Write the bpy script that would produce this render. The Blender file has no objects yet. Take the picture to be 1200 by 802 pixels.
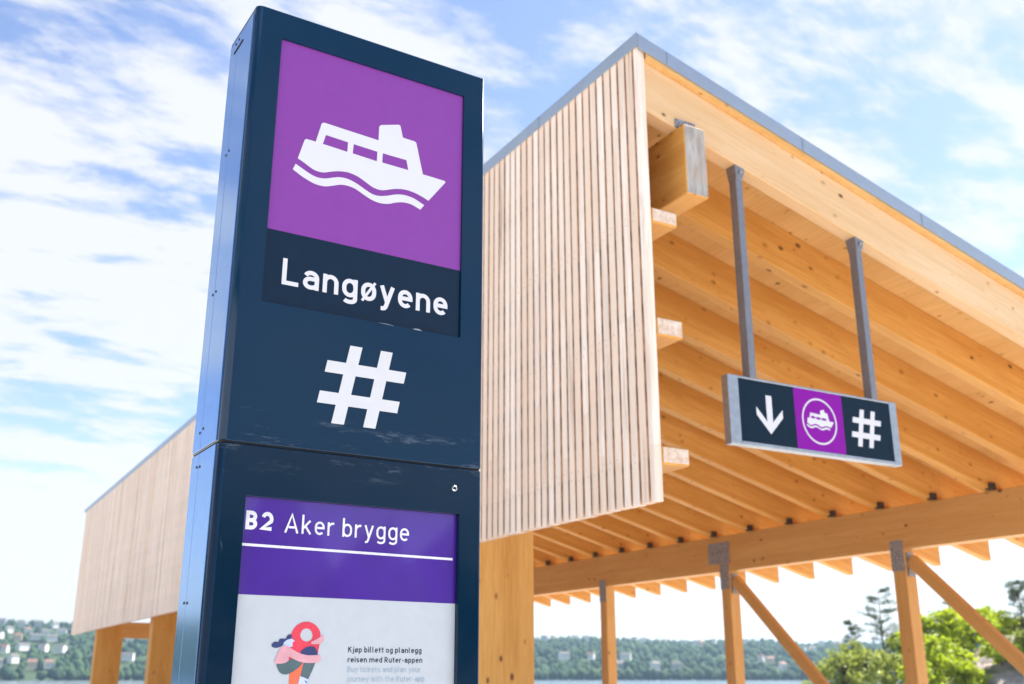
import bpy, bmesh, math, random
import numpy as np
from mathutils import Vector, Matrix, noise as mnoise

# ------------------------------------------------------------------ camera, sky, sun, exposure
scene = bpy.context.scene
COL = scene.collection
R = math.radians
YAW, PITCH, EYE = R(29.5), math.atan(391.0 / 1220.0), 1.6

cam_d = bpy.data.cameras.new('camera')
cam_d.sensor_width = 36.0
cam_d.lens = 36.6
cam_d.clip_start = 0.05
cam_d.clip_end = 20000
cam_d.dof.use_dof = True
cam_d.dof.focus_distance = 2.42
cam_d.dof.aperture_fstop = 5.0
cam = bpy.data.objects.new('camera', cam_d)
cam.location = (0, 0, EYE)
cam.rotation_euler = (math.pi / 2 + PITCH, 0, -YAW)
COL.objects.link(cam)
scene.camera = cam

SUN_AZ, SUN_EL = R(87.5), R(52)          # azimuth from +Y towards +X
SKY_STRENGTH, SUN_STRENGTH, EXPOSURE = 0.083, 5.0, 1.6

world = bpy.data.worlds.new('World')
scene.world = world
world.use_nodes = True
wn, wl = world.node_tree.nodes, world.node_tree.links
bg = wn['Background']
bg.inputs['Strength'].default_value = SKY_STRENGTH
sky = wn.new('ShaderNodeTexSky')
sky.sky_type = 'NISHITA'
sky.sun_disc = False
sky.sun_elevation = SUN_EL
sky.sun_rotation = SUN_AZ
sky.altitude = 0
sky.air_density = 1.0
sky.dust_density = 0.4
sky.ozone_density = 1.6


def wnode(kind, **kw):
    n = wn.new(kind)
    for k, v in kw.items():
        setattr(n, k, v)
    return n


def wmath(op, a, b=None, clamp=False):
    n = wn.new('ShaderNodeMath')
    n.operation = op
    n.use_clamp = clamp
    for i, v in enumerate((a, b)):
        if v is None:
            continue
        if isinstance(v, (int, float)):
            n.inputs[i].default_value = v
        else:
            wl.new(v, n.inputs[i])
    return n.outputs[0]


tc = wnode('ShaderNodeTexCoord')
sep = wnode('ShaderNodeSeparateXYZ')
wl.new(tc.outputs['Generated'], sep.inputs[0])
zz = wmath('ADD', wmath('MAXIMUM', sep.outputs[2], 0.0), 0.16)
comb = wnode('ShaderNodeCombineXYZ')
wl.new(wmath('DIVIDE', sep.outputs[0], zz), comb.inputs[0])
wl.new(wmath('DIVIDE', sep.outputs[1], zz), comb.inputs[1])


def cloud_noise(scale, detail, rough, rot, stretch, off, dist=0.0):
    mp = wnode('ShaderNodeMapping')
    mp.inputs['Rotation'].default_value = (0, 0, rot)
    mp.inputs['Scale'].default_value = (stretch[0], stretch[1], 1)
    mp.inputs['Location'].default_value = off
    wl.new(comb.outputs[0], mp.inputs[0])
    n = wnode('ShaderNodeTexNoise')
    n.inputs['Scale'].default_value = scale
    n.inputs['Detail'].default_value = detail
    n.inputs['Roughness'].default_value = rough
    n.inputs['Distortion'].default_value = dist
    wl.new(mp.outputs[0], n.inputs['Vector'])
    return n.outputs['Fac']


def ramp(x, lo, hi):
    m = wnode('ShaderNodeMapRange')
    m.interpolation_type = 'SMOOTHSTEP'
    m.inputs['From Min'].default_value = lo
    m.inputs['From Max'].default_value = hi
    wl.new(x, m.inputs['Value'])
    return m.outputs[0]


big = cloud_noise(0.55, 3, 0.5, R(30), (1, 1), (7.5, 4.3, 0))
mid = cloud_noise(2.6, 9, 0.62, R(62), (0.75, 1.6), (9.4, 1.2, 0), 0.3)
fine = cloud_noise(5.5, 7, 0.6, R(58), (0.8, 1.4), (5.0, 0.3, 0), 0.2)
cov = wmath('ADD', wmath('MULTIPLY', big, 1.05), wmath('ADD', wmath('MULTIPLY', mid, 0.85), wmath('MULTIPLY', fine, 0.62)))
mask = ramp(cov, 1.185, 1.36)
low = wmath('SUBTRACT', 1.0, ramp(sep.outputs[2], 0.0, 0.22))
mask = wmath('MAXIMUM', mask, wmath('MULTIPLY', low, 0.75))
tint = wnode('ShaderNodeMix', data_type='RGBA', blend_type='MULTIPLY')
tint.inputs[0].default_value = 1.0
wl.new(sky.outputs[0], tint.inputs[6])
tint.inputs[7].default_value = (0.97, 0.905, 0.96, 1)
mixc = wnode('ShaderNodeMix', data_type='RGBA')
wl.new(wmath('MULTIPLY', mask, 0.93), mixc.inputs[0])
wl.new(tint.outputs[2], mixc.inputs[6])
mixc.inputs[7].default_value = (3.86, 3.93, 4.05, 1)
wl.new(mixc.outputs[2], bg.inputs['Color'])

sun_d = bpy.data.lights.new('sun', 'SUN')
sun_d.energy = SUN_STRENGTH
sun_d.angle = R(0.53)
sun_d.color = (1.0, 0.95, 0.87)
sun = bpy.data.objects.new('sun', sun_d)
to_sun = Vector((math.sin(SUN_AZ) * math.cos(SUN_EL), math.cos(SUN_AZ) * math.cos(SUN_EL), math.sin(SUN_EL)))
sun.rotation_euler = to_sun.to_track_quat('Z', 'Y').to_euler()
sun.location = to_sun * 60
COL.objects.link(sun)

scene.view_settings.view_transform = 'Standard'
scene.view_settings.look = 'None'
scene.view_settings.exposure = EXPOSURE
scene.view_settings.gamma = 1
scene.cycles.max_bounces = 10
scene.cycles.diffuse_bounces = 6
scene.cycles.volume_bounces = 1
scene.cycles.use_denoising = True

random.seed(7)
RNG = np.random.default_rng(11)


# ------------------------------------------------------------------ materials
class Mat:
    """Small helper round a Principled material's node tree."""

    def __init__(self, name, color=(0.5, 0.5, 0.5), rough=0.6, metal=0.0, spec=0.5, coat=0.0):
        self.m = bpy.data.materials.new(name)
        self.m.use_nodes = True
        self.n, self.l = self.m.node_tree.nodes, self.m.node_tree.links
        self.b = self.n['Principled BSDF']
        self.set('Base Color', (*color, 1))
        self.set('Roughness', rough)
        self.set('Metallic', metal)
        self.set('Specular IOR Level', spec)
        self.set('Coat Weight', coat)
        self.set('Coat Roughness', 0.05)

    def set(self, key, v):
        if hasattr(v, 'is_linked') or hasattr(v, 'links'):
            self.l.new(v, self.b.inputs[key])
        else:
            self.b.inputs[key].default_value = v

    def node(self, kind, **kw):
        n = self.n.new(kind)
        for k, v in kw.items():
            setattr(n, k, v)
        return n

    def plug(self, sock, v):
        if isinstance(v, (int, float, tuple)):
            sock.default_value = v
        else:
            self.l.new(v, sock)

    def math(self, op, a, b=0.0, clamp=False):
        n = self.node('ShaderNodeMath', operation=op, use_clamp=clamp)
        self.plug(n.inputs[0], a)
        self.plug(n.inputs[1], b)
        return n.outputs[0]

    def coord(self, kind='Object'):
        return self.node('ShaderNodeTexCoord').outputs[kind]

    def rnd(self):
        return self.node('ShaderNodeObjectInfo').outputs['Random']

    def mapped(self, vec, scale=(1, 1, 1), shift_random=0.0, rot=(0, 0, 0)):
        if shift_random:
            c = self.node('ShaderNodeCombineXYZ')
            r = self.math('MULTIPLY', self.rnd(), shift_random)
            for i in range(3):
                self.l.new(r, c.inputs[i])
            a = self.node('ShaderNodeVectorMath', operation='ADD')
            self.l.new(vec, a.inputs[0])
            self.l.new(c.outputs[0], a.inputs[1])
            vec = a.outputs[0]
        mp = self.node('ShaderNodeMapping')
        mp.inputs['Scale'].default_value = scale
        mp.inputs['Rotation'].default_value = rot
        self.l.new(vec, mp.inputs[0])
        return mp.outputs[0]

    def noise(self, vec, scale, detail=4, rough=0.55, dist=0.0, color=False):
        n = self.node('ShaderNodeTexNoise')
        n.inputs['Scale'].default_value = scale
        n.inputs['Detail'].default_value = detail
        n.inputs['Roughness'].default_value = rough
        n.inputs['Distortion'].default_value = dist
        self.l.new(vec, n.inputs['Vector'])
        return n.outputs['Color' if color else 'Fac']

    def ramp(self, x, lo, hi, a=0.0, b=1.0):
        n = self.node('ShaderNodeMapRange', interpolation_type='SMOOTHSTEP')
        self.plug(n.inputs['Value'], x)
        n.inputs['From Min'].default_value = lo
        n.inputs['From Max'].default_value = hi
        n.inputs['To Min'].default_value = a
        n.inputs['To Max'].default_value = b
        return n.outputs[0]

    def mix(self, f, a, b, blend='MIX'):
        n = self.node('ShaderNodeMix', data_type='RGBA', blend_type=blend)
        self.plug(n.inputs[0], f)
        for i, v in ((6, a), (7, b)):
            if isinstance(v, tuple):
                n.inputs[i].default_value = (*v, 1) if len(v) == 3 else v
            else:
                self.l.new(v, n.inputs[i])
        return n.outputs[2]

    def bump(self, h, strength=0.2, dist=0.01):
        n = self.node('ShaderNodeBump')
        n.inputs['Strength'].default_value = strength
        n.inputs['Distance'].default_value = dist
        self.l.new(h, n.inputs['Height'])
        self.l.new(n.outputs[0], self.b.inputs['Normal'])


def spruce(name, base, dark, knot=(0.13, 0.05, 0.018), knots=True, lam=0.042, axis='Z'):
    """Glued spruce timber: grain along the local X axis, lamellae stacked on local Z, knots."""
    M = Mat(name, rough=0.55, spec=0.35)
    vec = M.mapped(M.coord(), shift_random=37.0)
    g = M.noise(M.mapped(vec, (1.2, 22, 22)), 3.0, 5, 0.6, 0.6)
    g2 = M.noise(M.mapped(vec, (0.5, 3, 3)), 1.6, 3, 0.5)
    f = M.math('ADD', M.math('MULTIPLY', M.ramp(g, 0.3, 0.75), 0.55), M.math('MULTIPLY', M.ramp(g2, 0.3, 0.7), 0.45))
    col = M.mix(f, base, dark)
    if lam:
        s = M.node('ShaderNodeSeparateXYZ')
        M.l.new(M.coord(), s.inputs[0])
        q = M.math('DIVIDE', s.outputs[2], lam)
        cell = M.math('FLOOR', q)
        wnz = M.node('ShaderNodeTexWhiteNoise', noise_dimensions='2D')
        c = M.node('ShaderNodeCombineXYZ')
        M.l.new(cell, c.inputs[0])
        M.l.new(M.math('FLOOR', M.math('ADD', M.math('DIVIDE', s.outputs[0], 2.7), M.math('MULTIPLY', cell, 0.37))), c.inputs[1])
        M.l.new(c.outputs[0], wnz.inputs['Vector'])
        tint = M.ramp(wnz.outputs['Value'], 0.0, 1.0, 0.0, 0.5)
        col = M.mix(tint, col, dark)
        fr = M.math('FRACT', q)
        line = M.math('LESS_THAN', M.math('ABSOLUTE', M.math('SUBTRACT', fr, 0.5)), 0.022)
        col = M.mix(M.math('MULTIPLY', line, 0.6), col, dark)
    if knots:
        v = M.node('ShaderNodeTexVoronoi', feature='F1')
        v.inputs['Scale'].default_value = 12.5
        M.l.new(M.mapped(vec, (0.62, 1, 1)), v.inputs['Vector'])
        sc = M.node('ShaderNodeSeparateColor')
        M.l.new(v.outputs['Color'], sc.inputs[0])
        size = M.math('MULTIPLY', M.math('SUBTRACT', sc.outputs[0], 0.15), 0.24)
        k = M.math('SUBTRACT', size, v.outputs['Distance'])
        col = M.mix(M.ramp(k, -0.09, 0.0, 0.0, 0.6), col, dark)
        col = M.mix(M.math('MULTIPLY', M.ramp(k, 0.0, 0.06, 0.0, 1.0), M.ramp(sc.outputs[1], 0.0, 1.0, 0.35, 0.95)), col, knot)
    M.set('Base Color', col)
    M.bump(g, 0.06, 0.004)
    return M.m


MAT = {}
MAT['spruce'] = spruce('spruce_glulam', (0.78, 0.425, 0.12), (0.55, 0.24, 0.042))
MAT['spruce_daylit'] = spruce('spruce_daylit_pale', (0.82, 0.60, 0.375), (0.68, 0.41, 0.19))  # paler copy of spruce: daylight on the first rafter put into its colour
MAT['spruce_brown'] = spruce('spruce_brown', (0.70, 0.405, 0.15), (0.57, 0.285, 0.08))
MAT['gap_shade'] = spruce('brown_gap_shade', (0.55, 0.34, 0.21), (0.42, 0.24, 0.14), knots=False, lam=0)  # shade tone for the sheet added behind the slats
MAT['spruce_deck'] = spruce('spruce_roof_boards', (0.78, 0.48, 0.19), (0.62, 0.33, 0.10), lam=0)


def flat(name, color, rough=0.4, metal=0.0, spec=0.5, coat=0.0, speckle=0.06, scale=30):
    M = Mat(name, color, rough, metal, spec, coat)
    n = M.noise(M.coord(), scale, 4, 0.6)
    d = tuple(max(0, c * (1 - 2.2 * speckle)) for c in color)
    l = tuple(min(1, c * (1 + speckle)) for c in color)
    M.set('Base Color', M.mix(M.ramp(n, 0.3, 0.7), d, l))
    return M.m


def slat_mat():
    M = Mat('slat_wood', rough=0.75, spec=0.25)
    co = M.coord()
    vec = M.mapped(co, shift_random=61.0)
    g = M.noise(M.mapped(vec, (14, 14, 0.8)), 3.0, 6, 0.62, 0.5)
    n2 = M.noise(M.mapped(vec, (2, 2, 0.5)), 1.3, 4, 0.55)
    a, b, c = (0.96, 0.85, 0.755), (0.83, 0.64, 0.50), (0.68, 0.54, 0.44)
    col = M.mix(M.ramp(g, 0.35, 0.75), a, b)
    col = M.mix(M.ramp(n2, 0.42, 0.75, 0, 0.7), col, c)
    col = M.mix(M.math('MULTIPLY', M.ramp(M.rnd(), 0.2, 1.0), 0.9), col, b)
    st = M.noise(M.mapped(vec, (9, 9, 0.55)), 1.2, 5, 0.6)
    col = M.mix(M.ramp(st, 0.59, 0.78, 0, 0.85), col, (0.30, 0.22, 0.17))
    s = M.node('ShaderNodeSeparateXYZ')
    M.l.new(co, s.inputs[0])
    # finger joints: a length of another board, cut square
    cell = M.math('FLOOR', M.math('ADD', M.math('MULTIPLY', s.outputs[2], 0.9), M.math('MULTIPLY', M.rnd(), 9.0)))
    w = M.node('ShaderNodeTexWhiteNoise', noise_dimensions='2D')
    cc = M.node('ShaderNodeCombineXYZ')
    M.l.new(cell, cc.inputs[0])
    M.l.new(M.math('MULTIPLY', M.rnd(), 97.0), cc.inputs[1])
    M.l.new(cc.outputs[0], w.inputs['Vector'])
    col = M.mix(M.ramp(w.outputs['Value'], 0.5, 1.0, 0, 0.25), col, (0.62, 0.44, 0.31))
    M.set('Base Color', col)
    M.bump(g, 0.15, 0.003)
    return M.m


MAT['slat'] = slat_mat()
MAT['slat_side'] = flat('slat_sawn_side', (0.66, 0.42, 0.27), 0.8, spec=0.2, speckle=0.2, scale=9)


def endgrain_mat():
    M = Mat('weathered_end_grain', rough=0.85, spec=0.2)
    v = M.mapped(M.coord(), shift_random=9.0)
    n = M.noise(M.mapped(v, (1, 7, 1.6)), 5.0, 7, 0.7, 0.3)
    n2 = M.noise(v, 9.0, 4, 0.6)
    col = M.mix(M.ramp(n, 0.3, 0.7), (0.30, 0.275, 0.26), (0.52, 0.50, 0.49))
    col = M.mix(M.ramp(n2, 0.45, 0.7, 0, 0.7), col, (0.50, 0.37, 0.26))
    M.set('Base Color', col)
    M.bump(n, 0.3, 0.01)
    return M.m


MAT['end_grain'] = endgrain_mat()


def end_pale_mat():
    M = Mat('pale_end_grain', rough=0.8, spec=0.2)
    v = M.mapped(M.coord(), shift_random=19.0)
    n = M.noise(v, 34.0, 5, 0.7, 0.2)
    M.set('Base Color', M.mix(M.ramp(n, 0.35, 0.7), (0.66, 0.47, 0.34), (0.82, 0.71, 0.62)))
    return M.m


MAT['end_pale'] = end_pale_mat()


def navy_mat(name, a, b):
    M = Mat(name, rough=0.22, spec=0.30, coat=0.0)
    co = M.coord()
    n = M.noise(co, 3.0, 5, 0.6)
    col = M.mix(M.ramp(n, 0.3, 0.7), a, b)
    s = M.node('ShaderNodeSeparateXYZ')
    M.l.new(co, s.inputs[0])
    # rubbed, chalky scuffs near the joint between the two casings and down the edges
    near = M.ramp(M.math('ABSOLUTE', M.math('SUBTRACT', s.outputs[2], 2.085)), 0.02, 0.10, 1.0, 0.0)
    sc = M.noise(M.mapped(co, (3.2, 3.2, 17)), 2.4, 8, 0.75, 0.15)
    col = M.mix(M.math('MULTIPLY', near, M.ramp(sc, 0.55, 0.74, 0, 0.34)), col, (0.28, 0.32, 0.38))
    edge = M.ramp(s.outputs[0], 0.525, 0.585, 1.0, 0.0)
    sc2 = M.noise(M.mapped(co, (14, 14, 5)), 2.0, 8, 0.75, 0.8)
    col = M.mix(M.math('MULTIPLY', edge, M.ramp(sc2, 0.62, 0.74, 0, 0.35)), col, (0.22, 0.25, 0.30))
    M.set('Base Color', col)
    M.set('Roughness', M.ramp(M.noise(co, 6.0, 6, 0.65), 0.3, 0.75, 0.10, 0.22))
    M.bump(M.noise(co, 1.6, 2, 0.5), 0.05, 0.01)
    return M.m


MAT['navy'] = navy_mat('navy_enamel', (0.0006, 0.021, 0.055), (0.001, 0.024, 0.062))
MAT['navy_dim_lower'] = navy_mat('navy_enamel_dim_reflection', (0.0006, 0.014, 0.038), (0.001, 0.017, 0.044))  # darker copy of the navy: dull reflection low on the pylon put into colour


MAT['side_sky_blue'] = flat('side_panel_sky_reflection', (0.22, 0.38, 0.66), 0.14, 0.9, 0.7, speckle=0.02)  # blue sky reflection on the side strips put into the metal colour
MAT['navy_plate'] = flat('navy_name_plate', (0.0006, 0.014, 0.038), 0.3, spec=0.3)
MAT['purple'] = flat('purple_panel', (0.22, 0.040, 0.32), 0.42, speckle=0.012)
MAT['print_white'] = flat('white_vinyl', (0.68, 0.68, 0.72), 0.5, speckle=0.008)
MAT['hash_white'] = flat('white_vinyl_worn', (0.65, 0.66, 0.69), 0.5, speckle=0.012)
MAT['chip'] = flat('vinyl_chip', (0.30, 0.34, 0.40), 0.6)
MAT['dark_gap'] = flat('dark_joint', (0.006, 0.007, 0.009), 0.8)
MAT['steel'] = flat('screw_steel', (0.55, 0.56, 0.58), 0.3, 1.0)
MAT['screw_dark'] = flat('screw_dark', (0.03, 0.035, 0.04), 0.5, 0.6)
MAT['poster_paper'] = flat('poster_paper', (0.53, 0.57, 0.63), 0.3, coat=1.0, speckle=0.015)
MAT['poster_purple'] = flat('poster_purple', (0.055, 0.006, 0.28), 0.3, coat=1.0, speckle=0.05, scale=8)
MAT['poster_white'] = flat('poster_white', (0.78, 0.78, 0.82), 0.4, coat=0.4)
MAT['ink_dark'] = flat('ink_dark', (0.012, 0.022, 0.05), 0.5)
MAT['ink_grey'] = flat('ink_grey', (0.30, 0.42, 0.52), 0.5)
MAT['ink_red'] = flat('ink_red', (0.72, 0.045, 0.085), 0.45)
MAT['ink_orange'] = flat('ink_orange', (0.85, 0.15, 0.07), 0.45)
MAT['ink_pink'] = flat('ink_pink', (0.72, 0.36, 0.42), 0.45)
MAT['ink_skin'] = flat('ink_pale_blue', (0.50, 0.58, 0.85), 0.45)
MAT['ink_navy'] = flat('ink_navy', (0.02, 0.04, 0.15), 0.45)
MAT['ink_teal'] = flat('ink_teal', (0.075, 0.13, 0.15), 0.45)
MAT['zinc'] = flat('zinc_flashing', (0.37, 0.43, 0.50), 0.40, 0.6, speckle=0.03, scale=4)
MAT['galv'] = flat('galvanised_steel', (0.36, 0.36, 0.38), 0.5, 0.6, speckle=0.25, scale=60)
MAT['hanger'] = flat('grey_painted_steel', (0.22, 0.225, 0.25), 0.32, 0.35, speckle=0.05)
MAT['bracket_dark'] = flat('dark_bracket', (0.06, 0.048, 0.042), 0.6, 0.3)
MAT['sign_frame'] = flat('brushed_aluminium', (0.40, 0.43, 0.47), 0.36, 0.8, speckle=0.06)
MAT['sign_navy'] = flat('sign_navy', (0.002, 0.016, 0.035), 0.55, spec=0.15)
MAT['sign_purple'] = flat('sign_purple', (0.235, 0.004, 0.33), 0.55, spec=0.15, speckle=0.02)
MAT['roof_felt'] = flat('roof_membrane', (0.12, 0.12, 0.125), 0.9)
MAT['bark'] = flat('bark', (0.10, 0.065, 0.045), 0.9, speckle=0.3, scale=14)
MAT['bark_pine'] = flat('pine_bark', (0.16, 0.085, 0.05), 0.9, speckle=0.3, scale=14)


def leaf_mat(name, a, b, trans=0.45):
    M = Mat(name, rough=0.5, spec=0.25)
    n = M.noise(M.coord(), 0.9, 3, 0.6)
    n2 = M.noise(M.coord(), 9.0, 2, 0.6)
    f = M.math('ADD', M.math('MULTIPLY', M.ramp(n, 0.3, 0.7), 0.6), M.math('MULTIPLY', n2, 0.4))
    col = M.mix(f, a, b)
    M.set('Base Color', col)
    t = M.node('ShaderNodeBsdfTranslucent')
    M.l.new(col, t.inputs['Color'])
    mx = M.node('ShaderNodeMixShader')
    mx.inputs[0].default_value = trans
    M.l.new(M.b.outputs[0], mx.inputs[1])
    M.l.new(t.outputs[0], mx.inputs[2])
    M.l.new(mx.outputs[0], M.n['Material Output'].inputs['Surface'])
    return M.m


MAT['leaf_bright'] = leaf_mat('birch_leaves', (0.30, 0.40, 0.015), (0.48, 0.55, 0.03), 0.5)
MAT['leaf_mid'] = leaf_mat('bush_leaves', (0.24, 0.30, 0.05), (0.40, 0.44, 0.10), 0.45)
MAT['needle'] = leaf_mat('pine_needles', (0.04, 0.07, 0.03), (0.08, 0.12, 0.045), 0.25)


def forest_mat():
    M = Mat('far_forest', rough=0.9, spec=0.1)
    co = M.coord()
    a = M.noise(co, 0.055, 3, 0.6)
    b = M.noise(co, 0.012, 2, 0.5)
    col = M.mix(M.ramp(a, 0.35, 0.65), (0.016, 0.036, 0.022), (0.055, 0.095, 0.034))
    col = M.mix(M.ramp(b, 0.35, 0.7, 0, 0.55), col, (0.030, 0.060, 0.030))
    M.set('Base Color', col)
    return M.m


MAT['forest'] = forest_mat()


def ground_mat(name, a, b, scale, rough=0.9):
    M = Mat(name, rough=rough, spec=0.2)
    co = M.coord()
    n = M.noise(co, scale, 7, 0.65)
    n2 = M.noise(co, scale * 0.12, 4, 0.6)
    f = M.math('ADD', M.math('MULTIPLY', M.ramp(n, 0.3, 0.7), 0.5), M.math('MULTIPLY', M.ramp(n2, 0.3, 0.7), 0.5))
    M.set('Base Color', M.mix(f, a, b))
    M.bump(n, 0.3, 0.02)
    return M.m


MAT['quay'] = ground_mat('pale_gravel', (0.47, 0.455, 0.43), (0.57, 0.555, 0.53), 3.0)
MAT['grassland'] = ground_mat('grass_slope', (0.025, 0.045, 0.018), (0.05, 0.08, 0.03), 0.05)


def rock_mat():
    M = Mat('granite', rough=0.9, spec=0.2)
    co = M.coord()
    n = M.noise(M.mapped(co, (1, 1, 3)), 0.6, 8, 0.68, 0.4)
    col = M.mix(M.ramp(n, 0.35, 0.65), (0.22, 0.18, 0.165), (0.42, 0.36, 0.33))
    g = M.noise(co, 0.23, 5, 0.6)
    col = M.mix(M.ramp(g, 0.50, 0.60), col, (0.10, 0.125, 0.03))
    M.set('Base Color', col)
    M.bump(n, 0.6, 0.15)
    return M.m


MAT['rock'] = rock_mat()


def water_mat():
    M = Mat('fjord_water', (0.03, 0.06, 0.08), 0.12, spec=0.5)
    M.bump(M.noise(M.mapped(M.coord(), (1, 2.2, 1)), 0.35, 5, 0.6), 0.5, 0.35)
    return M.m


MAT['water'] = water_mat()
MAT['house_white'] = flat('white_clapboard', (0.74, 0.73, 0.71), 0.7)
MAT['house_cream'] = flat('cream_clapboard', (0.62, 0.52, 0.36), 0.7)
MAT['house_red'] = flat('red_clapboard', (0.32, 0.10, 0.07), 0.7)
MAT['house_grey'] = flat('grey_clapboard', (0.40, 0.41, 0.43), 0.7)
MAT['roof_tile'] = flat('dark_roof_tiles', (0.10, 0.085, 0.08), 0.8)
MAT['roof_red'] = flat('red_roof_tiles', (0.20, 0.10, 0.075), 0.8)
MAT['window_glass'] = flat('dark_window', (0.03, 0.04, 0.05), 0.15)


# ------------------------------------------------------------------ object helpers
def link(o, parent=None):
    COL.objects.link(o)
    if parent is not None:
        o.parent = parent
    return o


def empty(name, loc=(0, 0, 0)):
    o = bpy.data.objects.new(name, None)
    o.location = loc
    o.empty_display_size = 0.2
    return link(o)


def tag(o, label=None, cat=None, group=None, kind=None):
    for k, v in (('label', label), ('category', cat), ('group', group), ('kind', kind)):
        if v:
            o[k] = v
    return o


def mesh_obj(name, verts, faces, mat, parent=None, smooth=False, mats=None, fmat=None):
    me = bpy.data.meshes.new(name)
    me.from_pydata([tuple(v) for v in verts], [], faces)
    for m in (mats or [mat]):
        me.materials.append(MAT[m] if isinstance(m, str) else m)
    if fmat:
        me.polygons.foreach_set('material_index', fmat)
    if smooth:
        me.polygons.foreach_set('use_smooth', [True] * len(me.polygons))
    me.update()
    o = bpy.data.objects.new(name, me)
    link(o, parent)
    if parent is not None:
        # the thing's Empty stands at its base: keep world coordinates for its parts
        o.matrix_parent_inverse = parent_world(parent).inverted()
    return o


def parent_world(p):
    m = p.matrix_basis.copy()
    while p.parent is not None:
        m = p.parent.matrix_basis @ (p.matrix_parent_inverse @ m)
        p = p.parent
    return m


BOXF = [(0, 3, 2, 1), (4, 5, 6, 7), (0, 1, 5, 4), (1, 2, 6, 5), (2, 3, 7, 6), (3, 0, 4, 7)]


def boxv(a, b):
    (x0, y0, z0), (x1, y1, z1) = a, b
    return [(x0, y0, z0), (x1, y0, z0), (x1, y1, z0), (x0, y1, z0), (x0, y0, z1), (x1, y0, z1), (x1, y1, z1), (x0, y1, z1)]


def bev_mesh(name, verts, faces, mat, bevel=0.004, seg=1, mats=None, end_mat=None):
    me = bpy.data.meshes.new(name)
    bm = bmesh.new()
    vs = [bm.verts.new(v) for v in verts]
    for f in faces:
        bm.faces.new([vs[i] for i in f])
    bmesh.ops.recalc_face_normals(bm, faces=bm.faces)
    if end_mat is not None:
        for f in bm.faces:
            f.normal_update()
            if end_mat(f):
                f.material_index = 1
    if bevel:
        bmesh.ops.bevel(bm, geom=list(bm.edges), offset=bevel, segments=seg, affect='EDGES', profile=0.6)
    bm.to_mesh(me)
    bm.free()
    for m in (mats or [mat]):
        me.materials.append(MAT[m])
    return me


def place(name, me, M, parent):
    """An object for mesh data with world matrix M, child of parent (whose own transform is kept out)."""
    o = bpy.data.objects.new(name, me)
    o.matrix_basis = M
    if parent is not None:
        o.parent = parent
        o.matrix_parent_inverse = parent_world(parent).inverted()
    COL.objects.link(o)
    return o


def timber(name, p0, p1, w, h, mat, parent, bevel=0.004, mats=None, end_mat=None, upref=(0, 0, 1)):
    """A squared timber from p0 to p1 (centre line); local X along it, Z its height."""
    p0, p1 = Vector(p0), Vector(p1)
    L = (p1 - p0).length
    x = (p1 - p0).normalized()
    z = Vector(upref) - x * x.dot(Vector(upref))
    z.normalize()
    y = z.cross(x)
    Mx = Matrix((x, y, z)).transposed().to_4x4()
    Mx.translation = p0
    me = bev_mesh(name, boxv((0, -w / 2, -h / 2), (L, w / 2, h / 2)), BOXF, mat, bevel, mats=mats, end_mat=end_mat)
    return place(name, me, Mx, parent)


def block(name, a, b, mat, parent, bevel=0.003):
    c = Vector([(a[i] + b[i]) / 2 for i in range(3)])
    v = [Vector(q) - c for q in boxv(a, b)]
    me = bev_mesh(name, v, BOXF, mat, bevel)
    return place(name, me, Matrix.Translation(c), parent)


def shape_xz(name, polys, y, mat, parent, thick=0.0006, step=0.00006):
    """Flat print in a plane facing -Y. polys: list of outlines [(x, z), ...] filled each on its own hair-thin layer."""
    bm = bmesh.new()
    for i, p in enumerate(polys):
        yy = y - thick - i * step
        holes = []
        if isinstance(p, dict):
            holes = p['holes']
            p = p['out']
        loops = [p] + holes
        edges = []
        for lp in loops:
            vs = [bm.verts.new((a, yy, b)) for a, b in lp]
            edges += [bm.edges.new((vs[k], vs[(k + 1) % len(vs)])) for k in range(len(vs))]
        bmesh.ops.triangle_fill(bm, use_beauty=True, use_dissolve=False, edges=edges)
    for f in bm.faces:
        f.normal_update()
        if f.normal.y > 0:
            f.normal_flip()
    me = bpy.data.meshes.new(name)
    bm.to_mesh(me)
    bm.free()
    me.materials.append(MAT[mat])
    return place(name, me, Matrix.Identity(4), parent)


def catmull(pts, n=5, closed=True):
    out = []
    N = len(pts)
    for i in range(N if closed else N - 1):
        if closed:
            p0, p1, p2, p3 = pts[i - 1], pts[i], pts[(i + 1) % N], pts[(i + 2) % N]
        else:
            p0, p1, p2, p3 = pts[max(i - 1, 0)], pts[i], pts[i + 1], pts[min(i + 2, N - 1)]
        for k in range(n):
            t = k / n
            out.append(tuple(0.5 * ((2 * p1[j]) + (-p0[j] + p2[j]) * t + (2 * p0[j] - 5 * p1[j] + 4 * p2[j] - p3[j]) * t * t
                                    + (-p0[j] + 3 * p1[j] - 3 * p2[j] + p3[j]) * t ** 3) for j in (0, 1)))
    if not closed:
        out.append(pts[-1])
    return out


# ------------------------------------------------------------------ a stroke alphabet in the manner of road-sign grotesques
def arc(cx, cy, rx, ry, a0, a1, n=10):
    return [(cx + rx * math.cos(R(a0 + (a1 - a0) * i / n)), cy + ry * math.sin(R(a0 + (a1 - a0) * i / n))) for i in range(n + 1)]


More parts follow.
